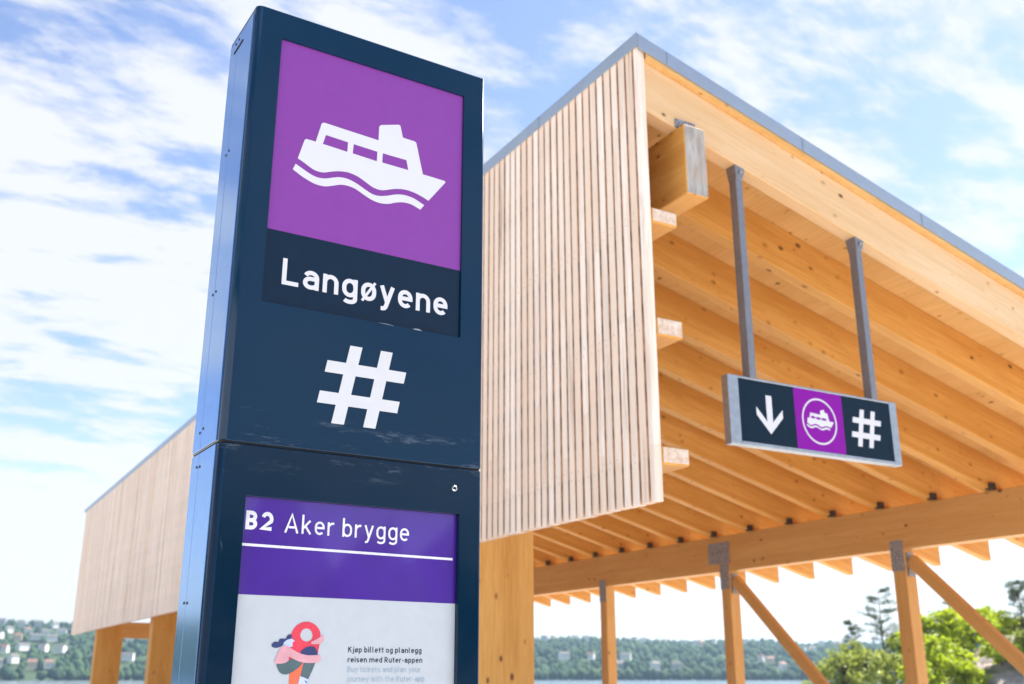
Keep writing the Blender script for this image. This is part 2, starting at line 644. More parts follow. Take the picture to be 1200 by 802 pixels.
def glyph(ch, w):
    """(advance width, list of centre-line strokes); cap height 1."""
    h = w / 2
    X, D, A = 0.72, -0.26, 1.02                    # x-height, descender, ascender
    W = 0.43 + w                                   # lower-case bowl width
    rx, ry = W / 2 - h, 0.24
    top, bot = X - h, h

    def bowl(x0=0.0):
        c = x0 + W / 2
        return arc(c, top - ry, rx, ry, 0, 180) + arc(c, bot + ry, rx, ry, 180, 360) + [(c + rx, top - ry)]
    st = []
    adv = W
    if ch == ' ':
        return 0.30, []
    if ch == 'L':
        st = [[(h, 1), (h, h), (0.52 + h, h)]]
        adv = 0.54 + h
    elif ch == 'B':
        r = 0.25 - h / 2
        st = [[(h, 1 - h), (0.32, 1 - h)] + arc(0.32, 0.75 - h / 2, 0.16 + h / 2, 0.25 - h / 2, 90, -90)[1:] + [(h, 0.5)],
              [(h, 0.5), (0.33, 0.5)] + arc(0.33, 0.25 + h / 2, 0.18 + h / 2, 0.25 - h / 2, 90, -90)[1:] + [(h, h)],
              [(h, 0), (h, 1)]]
        adv = 0.51 + w
    elif ch == '2':
        st = [arc(0.26 + h, 0.72 - h, 0.25, 0.28, 160, -25, 14) + [(h * 0.9, h), (0.54 + h, h)]]
        adv = 0.56 + h
    elif ch == 'A':
        st = [[(h, 0), (0.33 + h, 1 - h * 0.3), (0.66 + h, 0)], [(0.17 + h, 0.30), (0.50 + h, 0.30)]]
        adv = 0.66 + w
    elif ch == 'K':
        st = [[(h, 0), (h, 1)], [(0.50 + h, 1), (h, 0.40)], [(0.20 + h, 0.60), (0.54 + h, 0)]]
        adv = 0.56 + w
    elif ch == 'R':
        st = [[(h, 0), (h, 1 - h), (0.30, 1 - h)] + arc(0.30, 0.73 - h / 2, 0.19 + h / 2, 0.27 - h / 2, 90, -90)[1:] + [(h, 0.46)],
              [(0.30, 0.46), (0.50 + h, 0)]]
        adv = 0.52 + w
    elif ch == 'a':
        st = [[(W - h, 0), (W - h, top - 0.20)] + arc(W / 2, top - 0.20, rx, 0.20, 0, 158)[1:],
              [(W - h, 0.41), (W / 2 - 0.02, 0.41)] + arc(W / 2 - 0.02, 0.205 + h / 2, rx - 0.02, 0.205 - h / 2, 90, 270)[1:] + [(W / 2, h)] + arc(W / 2, 0.22, rx, 0.22 - h, 270, 340, 6)[1:]]
    elif ch in 'nmhru':
        if ch == 'u':
            st = [[(W - h, 0), (W - h, X)], [(h, X), (h, bot + 0.22)] + arc(W / 2, bot + 0.22, rx, 0.22, 180, 350)[1:]]
        elif ch == 'r':
            st = [[(h, 0), (h, X)], arc(h + 0.27, top - 0.26, 0.27, 0.26, 180, 82, 8)]
            adv = 0.33 + h
        else:
            a = arc(W / 2, top - 0.22, rx, 0.22, 170, 0)
            st = [[(h, 0), (h, A if ch == 'h' else X)], a + [(W - h, 0)]]
            if ch == 'm':
                st.append([(x + W - w, y) for x, y in a] + [(2 * W - w - h, 0)])
                adv = 2 * W - w
    elif ch == 'o':
        st = [bowl()]
    elif ch == 'ø':
        st = [bowl(), (0.62, [(0.05, -0.03), (W - 0.05, X + 0.03)])]
    elif ch in 'bdpqg':
        st = [bowl()]
        if ch == 'b':
            st.append([(h, 0), (h, A)])
        if ch == 'd':
            st.append([(W - h, 0), (W - h, A)])
        if ch == 'p':
            st.append([(h, D), (h, X)])
        if ch == 'g':
            st.append([(W - h, X), (W - h, D + 0.20)] + arc(W / 2, D + 0.20, rx, 0.20 - h, 0, -150)[1:])
    elif ch == 'e':
        m = 0.375
        st = [[(h + 0.01, m), (W - 0.004, m)], [(W - h, m - h), (W - h, top - ry)] + arc(W / 2, top - ry, rx, ry, 0, 180)[1:] + arc(W / 2, bot + ry, rx, ry, 180, 318)]
    elif ch == 'c':
        st = [arc(W / 2, top - ry, rx, ry, 35, 180) + arc(W / 2, bot + ry, rx, ry, 180, 325)]
        adv = W - 0.04
    elif ch == 's':
        r2 = X / 4 + h / 2 - h
        st = [arc(W / 2 - 0.02, X - h - r2 + 0.0, rx - 0.03, r2, 40, 260, 12) + arc(W / 2 - 0.02, h + r2, rx - 0.03, r2, 80, -140, 12)]
        adv = W - 0.05
    elif ch == 'y':
        st = [[(h * 0.9, X), (W / 2 + 0.01, 0.05)], [(W - h * 0.9, X), (W / 2 - 0.045, -0.10)] + [(W / 2 - 0.09, D + h + 0.02), (W / 2 - 0.16, D + h), (0.06, D + h)]]
    elif ch == 'k':
        st = [[(h, 0), (h, A)], [(0.40 + h, X), (h, 0.27)], [(0.15 + h, 0.40), (0.43 + h, 0)]]
        adv = 0.44 + w
    elif ch == 'l':
        st = [[(h, A), (h, 0.17)] + arc(h + 0.14, 0.17, 0.14, 0.17 - h, 180, 268, 5)[1:]]
        adv = 0.16 + w
    elif ch == 'i':
        st = [[(h, 0), (h, X)], [(h, A - w * 1.05), (h, A)]]
        adv = w
    elif ch == 'j':
        st = [[(h + 0.06, X), (h + 0.06, D + 0.14), (h + 0.02, D + h + 0.01), (-0.06, D + h)], [(h + 0.06, A - w * 1.05), (h + 0.06, A)]]
        adv = w + 0.06
    elif ch == 't':
        st = [[(h + 0.09, 0.92), (h + 0.09, 0.19)] + arc(h + 0.24, 0.19, 0.15, 0.19 - h, 180, 275, 6)[1:], [(0, X - h), (0.32 + h, X - h)]]
        adv = 0.32 + h
    elif ch == 'w':
        st = [[(h * 0.9, X), (0.20, 0.04)], [(0.20, 0.04), (0.38, X)], [(0.38, X), (0.56, 0.04)], [(0.56, 0.04), (0.76 - h * 0.9, X)]]
        adv = 0.76
    elif ch == '-':
        st = [[(0.03, 0.36), (0.32, 0.36)]]
        adv = 0.35
    return adv, st


def strip(pts, w):
    """Outline of a thick polyline with mitred joints and square ends."""
    q = []
    for p in pts:
        if not q or (p[0] - q[-1][0]) ** 2 + (p[1] - q[-1][1]) ** 2 > 1e-6:
            q.append(p)
    n = len(q)
    L, Rr = [], []
    for i in range(n):
        a, b, c = q[max(i - 1, 0)], q[i], q[min(i + 1, n - 1)]
        d1 = Vector((b[0] - a[0], b[1] - a[1]))
        d2 = Vector((c[0] - b[0], c[1] - b[1]))
        if d1.length == 0:
            d1 = d2
        if d2.length == 0:
            d2 = d1
        d1.normalize()
        d2.normalize()
        n1, n2 = Vector((-d1.y, d1.x)), Vector((-d2.y, d2.x))
        m = n1 + n2
        if m.length < 1e-5:
            m = n1
        m.normalize()
        k = min(1.0 / max(m.dot(n1), 0.2), 1.7) * w / 2
        L.append((b[0] + m.x * k, b[1] + m.y * k))
        Rr.append((b[0] - m.x * k, b[1] - m.y * k))
    return L, Rr


def lettering(name, text, x0, x1, z_base, cap, weight, y, mat, parent, gap=0.13, squash=1.0):
    """Letters in the plane y facing -Y, running from x0 to x1, cap height in metres, one mesh per word line."""
    pen, items = 0.0, []
    for ch in text:
        adv, st = glyph(ch, weight)
        for s in st:
            k_, s = s if isinstance(s, tuple) else (1.0, s)
            items.append((k_, [(px + pen, pz) for px, pz in s]))
        pen += adv + (0.0 if ch == ' ' else gap)
    total = pen - gap
    sx = (x1 - x0) / total
    verts, faces = [], []
    for i, (k_, s) in enumerate(items):
        L, Rr = strip(s, weight * k_)
        yy = y - 0.0006 - (i % 5) * 0.00006
        b = len(verts)
        for (a, c) in zip(L, Rr):
            verts += [(x0 + a[0] * sx, yy, z_base + a[1] * cap), (x0 + c[0] * sx, yy, z_base + c[1] * cap)]
        for k in range(len(L) - 1):
            faces.append((b + 2 * k, b + 2 * k + 1, b + 2 * k + 3, b + 2 * k + 2))
    me = bpy.data.meshes.new(name)
    me.from_pydata(verts, [], faces)
    me.materials.append(MAT[mat])
    return place(name, me, Matrix.Identity(4), parent)




# ------------------------------------------------------------------ the setting: water, quay, far shore
def polar(az, r):
    return r * math.sin(R(az)), r * math.cos(R(az))


WATER_Z = -1.5
mesh_obj('water', [(-9000, -9000, WATER_Z), (9000, -9000, WATER_Z), (9000, 9000, WATER_Z), (-9000, 9000, WATER_Z)], [(0, 1, 2, 3)], 'water')['kind'] = 'structure'


def grid_obj(name, xs, ys, fn, mat, smooth=True):
    verts = [(x, y, fn(x, y)) for y in ys for x in xs]
    nx = len(xs)
    faces = [(j * nx + i, j * nx + i + 1, (j + 1) * nx + i + 1, (j + 1) * nx + i) for j in range(len(ys) - 1) for i in range(nx - 1)]
    return mesh_obj(name, verts, faces, mat, smooth=smooth)


def sstep(a, b, x):
    t = min(1, max(0, (x - a) / (b - a)))
    return t * t * (3 - 2 * t)


def quay_z(x, y):
    e = min(x + 75, 46 - x, 29 - y, y + 95)
    return -3.0 + 3.0 * sstep(-2.0, 0.5, e) + 0.02 * mnoise.noise((x * 0.3, y * 0.3, 0))


tag(grid_obj('ground', list(np.arange(-80, 52, 2.0)), list(np.arange(-100, 36, 2.0)), quay_z, 'quay'), kind='structure')

KX, KY = polar(56.3, 70)


def knoll_z(x, y):
    d = math.hypot(x - KX, y - KY)
    b = -2.9 + 7.0 * math.exp(-(d / 11.5) ** 2)
    n = mnoise.fractal((x * 0.22, y * 0.22, 3.0), 1.0, 2.0, 5)
    st = mnoise.noise((x * 0.5, y * 0.5, 9.0))
    return b + 0.75 * n * sstep(-2.6, 0.5, b) + 0.35 * round(st * 2) / 2 * sstep(-1, 1, b)


tag(grid_obj('rocky_knoll', list(np.arange(KX - 34, KX + 34, 0.6)), list(np.arange(KY - 34, KY + 34, 0.6)), knoll_z, 'rock', False), kind='structure')

TOPS = [(-75, .028), (-40, .036), (-15, .042), (4, .0415), (7, .0375), (14, .034), (24, .030), (32, .0285), (40, .0265), (47, .0225), (60, .021), (80, .025), (115, .02)]


def top_el(az):
    for (a, v), (b, w) in zip(TOPS, TOPS[1:]):
        if a <= az <= b:
            return v + (w - v) * sstep(a, b, az)
    return TOPS[-1][1]


def hill_z(az, r):
    shore = 842 + 22 * mnoise.noise((az * 0.11, 2.0, 0))
    crest = 1560 + 120 * mnoise.noise((az * 0.06, 7.0, 0))
    t = (r - shore) / (crest - shore)
    H = 1.6 + crest * top_el(az) * (1 + 0.05 * mnoise.noise((az * 0.35, 1.0, 0)))
    if t <= 0:
        return -1.5 + t * 30
    x, y = polar(az, r)
    f = (1 - (1 - min(t, 1)) ** 1.35) if t < 1 else 1.0 - 0.25 * (t - 1)
    return -1.2 + (H + 1.2) * f + 3.5 * mnoise.noise((x * 0.006, y * 0.006, 4.0)) * min(1, t * 4)


azs = list(np.arange(-75, 116, 1.5))
rs = [815, 835, 850, 870] + list(range(900, 1800, 40)) + [1900, 2100, 2400]
hv = [(*polar(a, r), hill_z(a, r)) for a in azs for r in rs]
nr = len(rs)
hf = [(i * nr + j, i * nr + j + 1, (i + 1) * nr + j + 1, (i + 1) * nr + j) for i in range(len(azs) - 1) for j in range(nr - 1)]
tag(mesh_obj('hills', hv, hf, 'grassland', smooth=True), kind='structure')


# blobby leafy crowns joined into one mass of wood
def ico(sub):
    bm = bmesh.new()
    bmesh.ops.create_icosphere(bm, subdivisions=sub, radius=1)
    v = np.array([tuple(q.co) for q in bm.verts])
    f = np.array([[q.index for q in p.verts] for p in bm.faces])
    bm.free()
    return v, f


ICO_V, ICO_F = ico(2)


def crown_mass(name, spots, mat):
    """spots: rows of x, y, z base, radius, height. Each crown a lumpy, pointed or round head of facets."""
    n, nv = len(spots), len(ICO_V)
    V = np.repeat(ICO_V[None], n, 0)
    V = V * (1 + RNG.uniform(-0.28, 0.28, (n, nv, 1)))
    sp = np.array(spots)
    point = RNG.uniform(0, 0.75, (n, 1))
    taper = 1 - point * (V[:, :, 2] * 0.5 + 0.5)
    V[:, :, 0] = V[:, :, 0] * taper * sp[:, 3:4] + sp[:, 0:1]
    V[:, :, 1] = V[:, :, 1] * taper * sp[:, 3:4] + sp[:, 1:2]
    V[:, :, 2] = (V[:, :, 2] * 0.55 + 0.45) * sp[:, 4:5] + sp[:, 2:3]
    Fc = (ICO_F[None] + (np.arange(n) * nv)[:, None, None]).reshape(-1, 3)
    me = bpy.data.meshes.new(name)
    me.vertices.add(n * nv)
    me.vertices.foreach_set('co', V.reshape(-1))
    me.loops.add(Fc.size)
    me.loops.foreach_set('vertex_index', Fc.reshape(-1).astype(np.int32))
    me.polygons.add(len(Fc))
    me.polygons.foreach_set('loop_start', np.arange(0, Fc.size, 3, dtype=np.int32))
    me.update(calc_edges=True)
    me.materials.append(MAT[mat])
    return link(bpy.data.objects.new(name, me))


ICO_V, ICO_F = ico(1)
# houses on the far shore
def house_mesh(w, d, h, roof, wall_m, roof_m):
    r = h * roof
    v = boxv((-w / 2, -d / 2, -2), (w / 2, d / 2, h)) + [(-w / 2 - .4, 0, h + r), (w / 2 + .4, 0, h + r)]
    f = [(0, 1, 5, 4), (1, 2, 6, 5), (2, 3, 7, 6), (3, 0, 4, 7), (4, 7, 8), (5, 9, 6)]
    fm = [0] * 6
    e = 0.5
    rv = [(-w / 2 - .5, -d / 2 - e, h - .3), (w / 2 + .5, -d / 2 - e, h - .3), (w / 2 + .5, 0, h + r + .15), (-w / 2 - .5, 0, h + r + .15),
          (w / 2 + .5, d / 2 + e, h - .3), (-w / 2 - .5, d / 2 + e, h - .3)]
    b = len(v)
    v += rv
    f += [(b, b + 1, b + 2, b + 3), (b + 3, b + 2, b + 4, b + 5)]
    fm += [1, 1]
    n = max(2, int(w / 3.2))
    for i in range(n):
        for lv in range(2 if h > 5 else 1):
            cx = -w / 2 + (i + .5) * w / n
            z0 = 1.0 + lv * 2.8
            for sy in (-1, 1):
                b = len(v)
                yy = sy * (d / 2 + 0.06)
                v += [(cx - .6, yy, z0), (cx + .6, yy, z0), (cx + .6, yy, z0 + 1.4), (cx - .6, yy, z0 + 1.4)]
                f.append((b, b + 1, b + 2, b + 3))
                fm.append(2)
    me = bpy.data.meshes.new('house')
    me.from_pydata(v, [], f)
    for m in (wall_m, roof_m, 'window_glass'):
        me.materials.append(MAT[m])
    me.polygons.foreach_set('material_index', fm)
    return me


HM = [house_mesh(13, 9, 6.5, .5, 'house_white', 'roof_tile'), house_mesh(17, 9, 6.8, .35, 'house_white', 'roof_tile'), house_mesh(10, 8, 6, .55, 'house_white', 'roof_red'),
      house_mesh(12, 9, 6.2, .5, 'house_cream', 'roof_red'), house_mesh(14, 9, 6.5, .5, 'house_grey', 'roof_tile'), house_mesh(12, 9, 6, .5, 'house_red', 'roof_tile')]
HW = ['white house with dark roof', 'long white house with dark roof', 'small white red-roofed house', 'cream house with reddish roof', 'grey house', 'red house']
ORD = ['first', 'second', 'third', 'fourth', 'fifth', 'sixth', 'seventh', 'eighth', 'ninth', 'tenth', 'eleventh', 'twelfth']
HOUSES = []                                   # az, r, kind, group
for row, r in enumerate((905, 1030, 1150, 1260, 1370)):
    for q in range(4):
        HOUSES.append((4.2 + .78 * q + (.35 if row % 2 else 0) + random.uniform(-.12, .12), r + random.uniform(-25, 25), random.choice([0, 1, 1, 2, 3, 4, 5]), 0))
for r in (960, 1180):
    HOUSES.append((10.2 + random.uniform(-.2, .2), r, random.choice([0, 1]), 0))
for az in list(np.arange(31.3, 34.0, .5)) + list(np.arange(35.0, 40.2, .5)) + list(np.arange(41.7, 46.4, .55)):
    HOUSES.append((az + random.uniform(-.15, .15), random.choice([1250, 1330, 1400, 1430, 1450, 1010, 900]) + random.uniform(-20, 20), random.choice([0, 0, 1, 1, 2, 4, 3]), 1))
HOUSES.sort()





spots = []
for _ in range(15000):
    az = random.uniform(-22, 68)
    r = 846 + 760 * random.random() ** 0.85 if random.random() > 0.13 else random.uniform(826, 862)
    x, y = polar(az, r)
    if any(abs(az - a_) * r * .01745 < 6 and b_ - 55 < r < b_ + 6 for a_, b_, _k, _g in HOUSES):
        continue
    open_ = mnoise.noise((x * 0.012, y * 0.012, 20.0))
    if r < 862:
        zb = max(hill_z(az, r), -1.2)
        spots.append((x, y, zb, random.uniform(2.5, 5), random.uniform(4, 9)))
        continue
    if open_ > 0.28 and random.random() < 0.75:
        continue
    rad = random.uniform(2.4, 5.2)
    spots.append((x, y, hill_z(az, r) - 0.5, rad, rad * random.uniform(1.3, 2.3)))
tag(crown_mass('far_forest', spots, 'forest'), 'hazy green woodland covering the hillside across the fjord', 'forest', kind='stuff')

spots = []
for _ in range(420):
    x, y = random.uniform(-75, 42), random.uniform(-62, -34)
    rad = random.uniform(1.6, 3.4)
    spots.append((x, y, 0, rad, rad * random.uniform(1.9, 3.2)))
tag(crown_mass('tree_belt', spots, 'forest'), 'dense belt of trees on the island behind the viewer', 'forest', kind='stuff')


GRP = ['houses across the water beside the shelter', 'houses across the water seen under the roof']
WHERE = ['hillside beside slatted fascia', 'far shore under the roof']
seen_kinds = {}
for az, r, k, g in HOUSES:
    x, y = polar(az, r)
    o = link(bpy.data.objects.new('house', HM[k]))
    o.location = (x, y, hill_z(az, r) + 3.5)
    o.rotation_euler[2] = -R(az) + random.uniform(-0.8, 0.8)
    o.scale = (.56, .56, .62)
    n_ = seen_kinds[(k, g)] = seen_kinds.get((k, g), 0) + 1
    tag(o, f'{HW[k]}, {ORD[n_ - 1]} such from left, {WHERE[g]}', 'house', GRP[g])


# ------------------------------------------------------------------ the ferry shelter
SL = -0.2695                                  # roof falls away from the slatted side
TH = math.atan(-SL)
Y0, DY, NR = 3.88, 0.6056, 32                 # near face of the first rafter, spacing, number
YE = 23.10
TOP = lambda x: 5.55 + SL * x                 # rafter top
BOT = lambda x: 5.254 + SL * x                # rafter underside
XB0, XB1 = 7.95, 8.09                         # long beam on the low side

shelter = empty('ferry_shelter', (5.5, 13.6, 0))
tag(shelter, 'open timber ferry shelter with sloping roof, pale slatted fascia and exposed spruce rafters', 'shelter')

# slats of the tall fascia
SZ0, SZ1 = 2.372, 4.83
zc = (SZ0 + SZ1) / 2
hz = (SZ1 - SZ0) / 2
slat_me = [bev_mesh('slat', boxv((-.0225, -w / 2, -hz), (.0225, w / 2, hz)), BOXF, 'slat', 0.002, mats=['slat', 'slat_side'], end_mat=lambda f: abs(f.normal.y) > .9)
           for w in (.0520, .0505, .0535)]
board_me = bev_mesh('corner_board', boxv((-.0225, -.0195, -hz), (.0225, .0195, hz)), BOXF, 'slat', 0.003)
place('corner_board', board_me, Matrix.Translation((2.9775, 3.8855, zc)), shelter)
PITCH_S = 0.0704
n_slat = int((YE - 3.93) / PITCH_S)
screw_v, screw_f = [], []
RAILS = [(3.80, 3.876), (3.195, 3.285), (2.555, 2.637)]
for i in range(n_slat):
    y = 3.948 + i * PITCH_S + random.uniform(-.0015, .0015)
    Mx = Matrix.Translation((2.9775 + random.uniform(-.0015, .0015), y, zc + random.uniform(-.003, .003))) @ Matrix.Rotation(random.uniform(-.0006, .0006), 4, 'X')
    place('slat', slat_me[random.randrange(3)], Mx, shelter)
    if i < 90:
        for (a, b) in RAILS:
            for dz in (.02, -.02):
                zz_ = (a + b) / 2 + dz + random.uniform(-.006, .006)
                yy = y + random.uniform(-.008, .008)
                b0 = len(screw_v)
                screw_v += [(2.9538, yy + .0026 * math.cos(k * math.pi / 3), zz_ + .0026 * math.sin(k * math.pi / 3)) for k in range(6)]
                screw_f.append(tuple(range(b0 + 5, b0 - 1, -1)))
so = mesh_obj('slat_screws', screw_v, screw_f, 'screw_dark', shelter)
so['kind'] = 'stuff'
block('added_gap_sheet', (3.0002, 3.90, SZ0 + .012), (3.0014, YE - .01, SZ1 - .075), 'gap_shade', shelter, 0)  # added sheet, no real part: blocks light between slats so the gaps look brown


def end_face(f):
    return abs(f.normal.x) > 0.9


for (a, b) in RAILS:
    zm = (a + b) / 2
    timber('rail', (3.0855, 3.866, zm), (3.0855, YE - .03, zm), .168, b - a + .008, 'spruce', shelter, 0.009, mats=['spruce', 'end_pale'], end_mat=end_face)
timber('edge_beam', (3.278, 3.82, 4.187), (3.278, YE - .05, 4.187), .145, .405, 'spruce', shelter, 0.005, mats=['spruce', 'end_grain'], end_mat=end_face)
timber('long_beam', ((XB0 + XB1) / 2, 3.95, 2.912), ((XB0 + XB1) / 2, YE - .1, 2.912), XB1 - XB0, .396, 'spruce_brown', shelter, 0.005)
timber('tie_beam', (3.66, 22.9, 2.475), (XB0 - .005, 22.9, 2.475), .12, .31, 'spruce_brown', shelter, 0.004)

# rafters
h_r = 0.296 * math.cos(TH)
xs0, xs1 = 3.004, 9.465
Lr = (xs1 - xs0) / math.cos(TH)
tt = math.tan(TH)


def rafter_mesh(mat):
    v = []
    for x in (0, Lr):
        for (yy, zz_) in ((0, -h_r / 2), (.09, -h_r / 2), (.09, h_r / 2), (0, h_r / 2)):
            v.append((x - tt * zz_, yy, zz_))
    f = [(0, 1, 2, 3), (7, 6, 5, 4), (0, 4, 5, 1), (1, 5, 6, 2), (2, 6, 7, 3), (3, 7, 4, 0)]
    return bev_mesh('rafter', v, f, mat, 0.004)


RM = {m: rafter_mesh(m) for m in ('spruce', 'spruce_daylit')}
brk = bev_mesh('rafter_bracket', boxv((-.03, -.035, 0), (.03, .035, .06)), BOXF, 'bracket_dark', 0.004)
for k in range(NR):
    y = Y0 + k * DY
    Mx = Matrix.Translation((xs0, y, (TOP(xs0) + BOT(xs0)) / 2)) @ Matrix.Rotation(TH, 4, 'Y')
    place('rafter', RM['spruce_daylit' if k == 0 else 'spruce'], Mx, shelter)
    if k:
        place('rafter_bracket', brk, Matrix.Translation((XB0 - .025, y + .0, 3.112)), shelter)
bl = block('beam_bracket', (3.195, 3.872, 4.392), (3.33, 3.882, 4.445), 'galv', shelter, .002)
for q in range(2):
    block('bolt', (3.215 + q * .07, 3.866, 4.408), (3.235 + q * .07, 3.874, 4.428), 'galv', bl, .003)

# roof boards in panels, felt on top
nrm = Vector((math.sin(TH), 0, math.cos(TH)))
xa, xb = 3.003, 9.52
mid = Vector(((xa + xb) / 2, 0, TOP((xa + xb) / 2))) + nrm * 0.046
ys_ = [3.861] + [Y0 + DY * k + .045 for k in range(4, NR - 1, 4)] + [YE + .03]
for a, b in zip(ys_, ys_[1:]):
    timber('roof_panel', (mid.x, a, mid.z), (mid.x, b, mid.z), (xb - xa) / math.cos(TH), .09, 'spruce_deck', shelter, 0.0, upref=tuple(nrm))
mf = mid + nrm * 0.052
timber('roof_felt', (mf.x, 3.87, mf.z), (mf.x, YE + .02, mf.z), (xb - xa) / math.cos(TH) - .02, .012, 'roof_felt', shelter, 0.0, upref=tuple(nrm))

# zinc flashing, in lengths with a lapped joint: along the fascia and up the near gable
fy = [3.841, 4.877, 6.9, 8.9, 10.9, 12.9, 14.9, 16.9, 18.9, 20.9, YE + .05]
for a, b in zip(fy, fy[1:]):
    f = block('flashing', (2.938, a, 4.797), (2.943, b - .003, 4.874), 'zinc', shelter, .001)
    block('flashing_cap', (2.938, a, 4.8742), (2.946, b - .003, 4.8755), 'zinc', f, .0)
    block('flashing_lap', (2.935, b - .018, 4.796), (2.9375, b + .012, 4.875), 'zinc', f, .0)


def slope_block(name, x0, x1, y0, y1, b0, b1, mat, parent):
    v = [(x0, y0, b0 + SL * x0), (x1, y0, b0 + SL * x1), (x1, y1, b0 + SL * x1), (x0, y1, b0 + SL * x0),
         (x0, y0, b1 + SL * x0), (x1, y0, b1 + SL * x1), (x1, y1, b1 + SL * x1), (x0, y1, b1 + SL * x0)]
    c = Vector(((x0 + x1) / 2, (y0 + y1) / 2, (b0 + b1) / 2 + SL * (x0 + x1) / 2))
    return place(name, bev_mesh(name, [Vector(q) - c for q in v], BOXF, mat, 0), Matrix.Translation(c), parent)


fx = [2.944, 3.149, 4.111, 5.066, 6.02, 6.98, 7.94, 8.90, 9.53]
for a, b in zip(fx, fx[1:]):
    f = slope_block('flashing', a, b - .003, 3.841, 3.846, 5.574, 5.657, 'zinc', shelter)
    slope_block('flashing_cap', a, b - .003, 3.841, 3.90, 5.6575, 5.661, 'zinc', f)
    slope_block('flashing_lap', b - .016, b + .010, 3.838, 3.8405, 5.573, 5.658, 'zinc', f)
# edge board under the gable flashing
slope_block('edge_board', 3.004, 9.5, 3.850, 3.859, 5.552, 5.64, 'spruce_deck', shelter)

# columns under the fascia
for y in (6.15, 11.2, 16.25, 21.3):
    timber('column', (3.415, y + .11, 0.02), (3.415, y + .11, 3.985), .47, .22, 'spruce', shelter, 0.006, upref=(0, 1, 0))
# posts under the long beam, with steel at their heads, and long braces
PY = [4.285 + 2.4224 * k for k in range(8)]
for k, y in enumerate(PY):
    timber('post', (8.02, y + .073, 0.02), (8.02, y + .073, 2.714), .14, .146, 'spruce_brown', shelter, 0.005, upref=(0, 1, 0))
    pl = block('head_plate', (XB0 - .004, y + .0, 2.52), (XB0 - .0005, y + .15, 2.80), 'galv', shelter, .001)
    for q in range(2):
        block('bolt', (XB0 - .018, y + .035 + .06 * q, 2.60), (XB0 - .004, y + .06 + .06 * q, 2.625), 'galv', pl, .003)
    if k == 2:
        sp = block('splice_plate', (XB0 - .006, y - .03, 2.805), (XB0 - .0005, y + .33, 3.04), 'galv', shelter, .001)
        for q in range(4):
            block('bolt', (XB0 - .02, y + .02 + .075 * q, 2.91), (XB0 - .006, y + .045 + .075 * q, 2.935), 'galv', sp, .003)
    if k in (1, 2):
        gp = block('gusset_plate', (7.975, y - .012, 2.47), (8.065, y - .003, 2.69), 'galv', shelter, .001)
        block('bolt', (8.0, y - .04, 2.60), (8.03, y - .012, 2.63), 'galv', gp, .004)
        timber('brace', (8.02, y - .02, 2.62), (8.02, y - 2.28, 0.50), .07, .115, 'spruce_brown', shelter, 0.005)

# ------------------------------------------------------------------ sign hanging from the first rafter
FERRY_HULL = [(0.649, 2.7621), (0.6625, 2.8143), (0.6664, 2.8184), (0.6899, 2.8179), (0.7018, 2.8704), (0.707, 2.8746), (0.85, 2.868), (0.8503, 2.9059), (0.8546, 2.9123), (0.9024, 2.9276), (0.9075, 2.9258), (0.9153, 2.8948), (0.9479, 2.8936), (0.9528, 2.8908), (0.9734, 2.8079), (1.0361, 2.8055), (1.0374, 2.8018)]
FERRY_KEEL = [(0.9911, 2.7387), (0.9622, 2.7487), (0.931, 2.753), (0.9005, 2.7483), (0.8668, 2.7356), (0.8443, 2.7359), (0.8254, 2.7436), (0.8027, 2.7544), (0.7768, 2.7594), (0.7515, 2.7561), (0.7303, 2.7489), (0.7128, 2.7423), (0.6934, 2.7423), (0.6771, 2.7487), (0.6626, 2.7562), (0.649, 2.7621)]
FERRY_W1 = [(0.6448, 2.7468), (0.6638, 2.7378), (0.6818, 2.73), (0.6996, 2.7259), (0.719, 2.728), (0.7365, 2.735), (0.7541, 2.7409), (0.774, 2.742), (0.7962, 2.7368), (0.8188, 2.7267), (0.8376, 2.719), (0.8563, 2.7177), (0.8786, 2.7238), (0.901, 2.7329), (0.9238, 2.7376), (0.9509, 2.7351), (0.9797, 2.7235)]
FERRY_W2 = [(0.9692, 2.7086), (0.9438, 2.7171), (0.9207, 2.7167), (0.9018, 2.7111), (0.8832, 2.703), (0.8608, 2.6996), (0.8384, 2.7028), (0.8158, 2.7119), (0.7933, 2.7216), (0.7713, 2.7239), (0.7552, 2.7211), (0.7359, 2.713), (0.7184, 2.7073), (0.6972, 2.707), (0.6758, 2.7129), (0.6579, 2.7204), (0.6389, 2.7305)]
FERRY_WIN = [[(0.7142, 2.8429), (0.7709, 2.8396), (0.7704, 2.8135), (0.7078, 2.8169)], [(0.7857, 2.8389), (0.8483, 2.8359), (0.8479, 2.8096), (0.7844, 2.8133)], [(0.8628, 2.8358), (0.9271, 2.8347), (0.933, 2.8085), (0.8623, 2.8101)]]


def ferry(name, y, mat, parent, fn=lambda p: p, win=True):
    out = FERRY_HULL + catmull(FERRY_KEEL, 3, False)
    if out[-1] == FERRY_HULL[0]:
        out = out[:-1]
    g = lambda L: [fn(p) for p in L]
    return shape_xz(name, [dict(out=g(out), holes=[g(w) for w in FERRY_WIN] if win else []),
                           g(catmull(FERRY_W1, 3, False) + catmull(FERRY_W2, 3, False))], y, mat, parent)


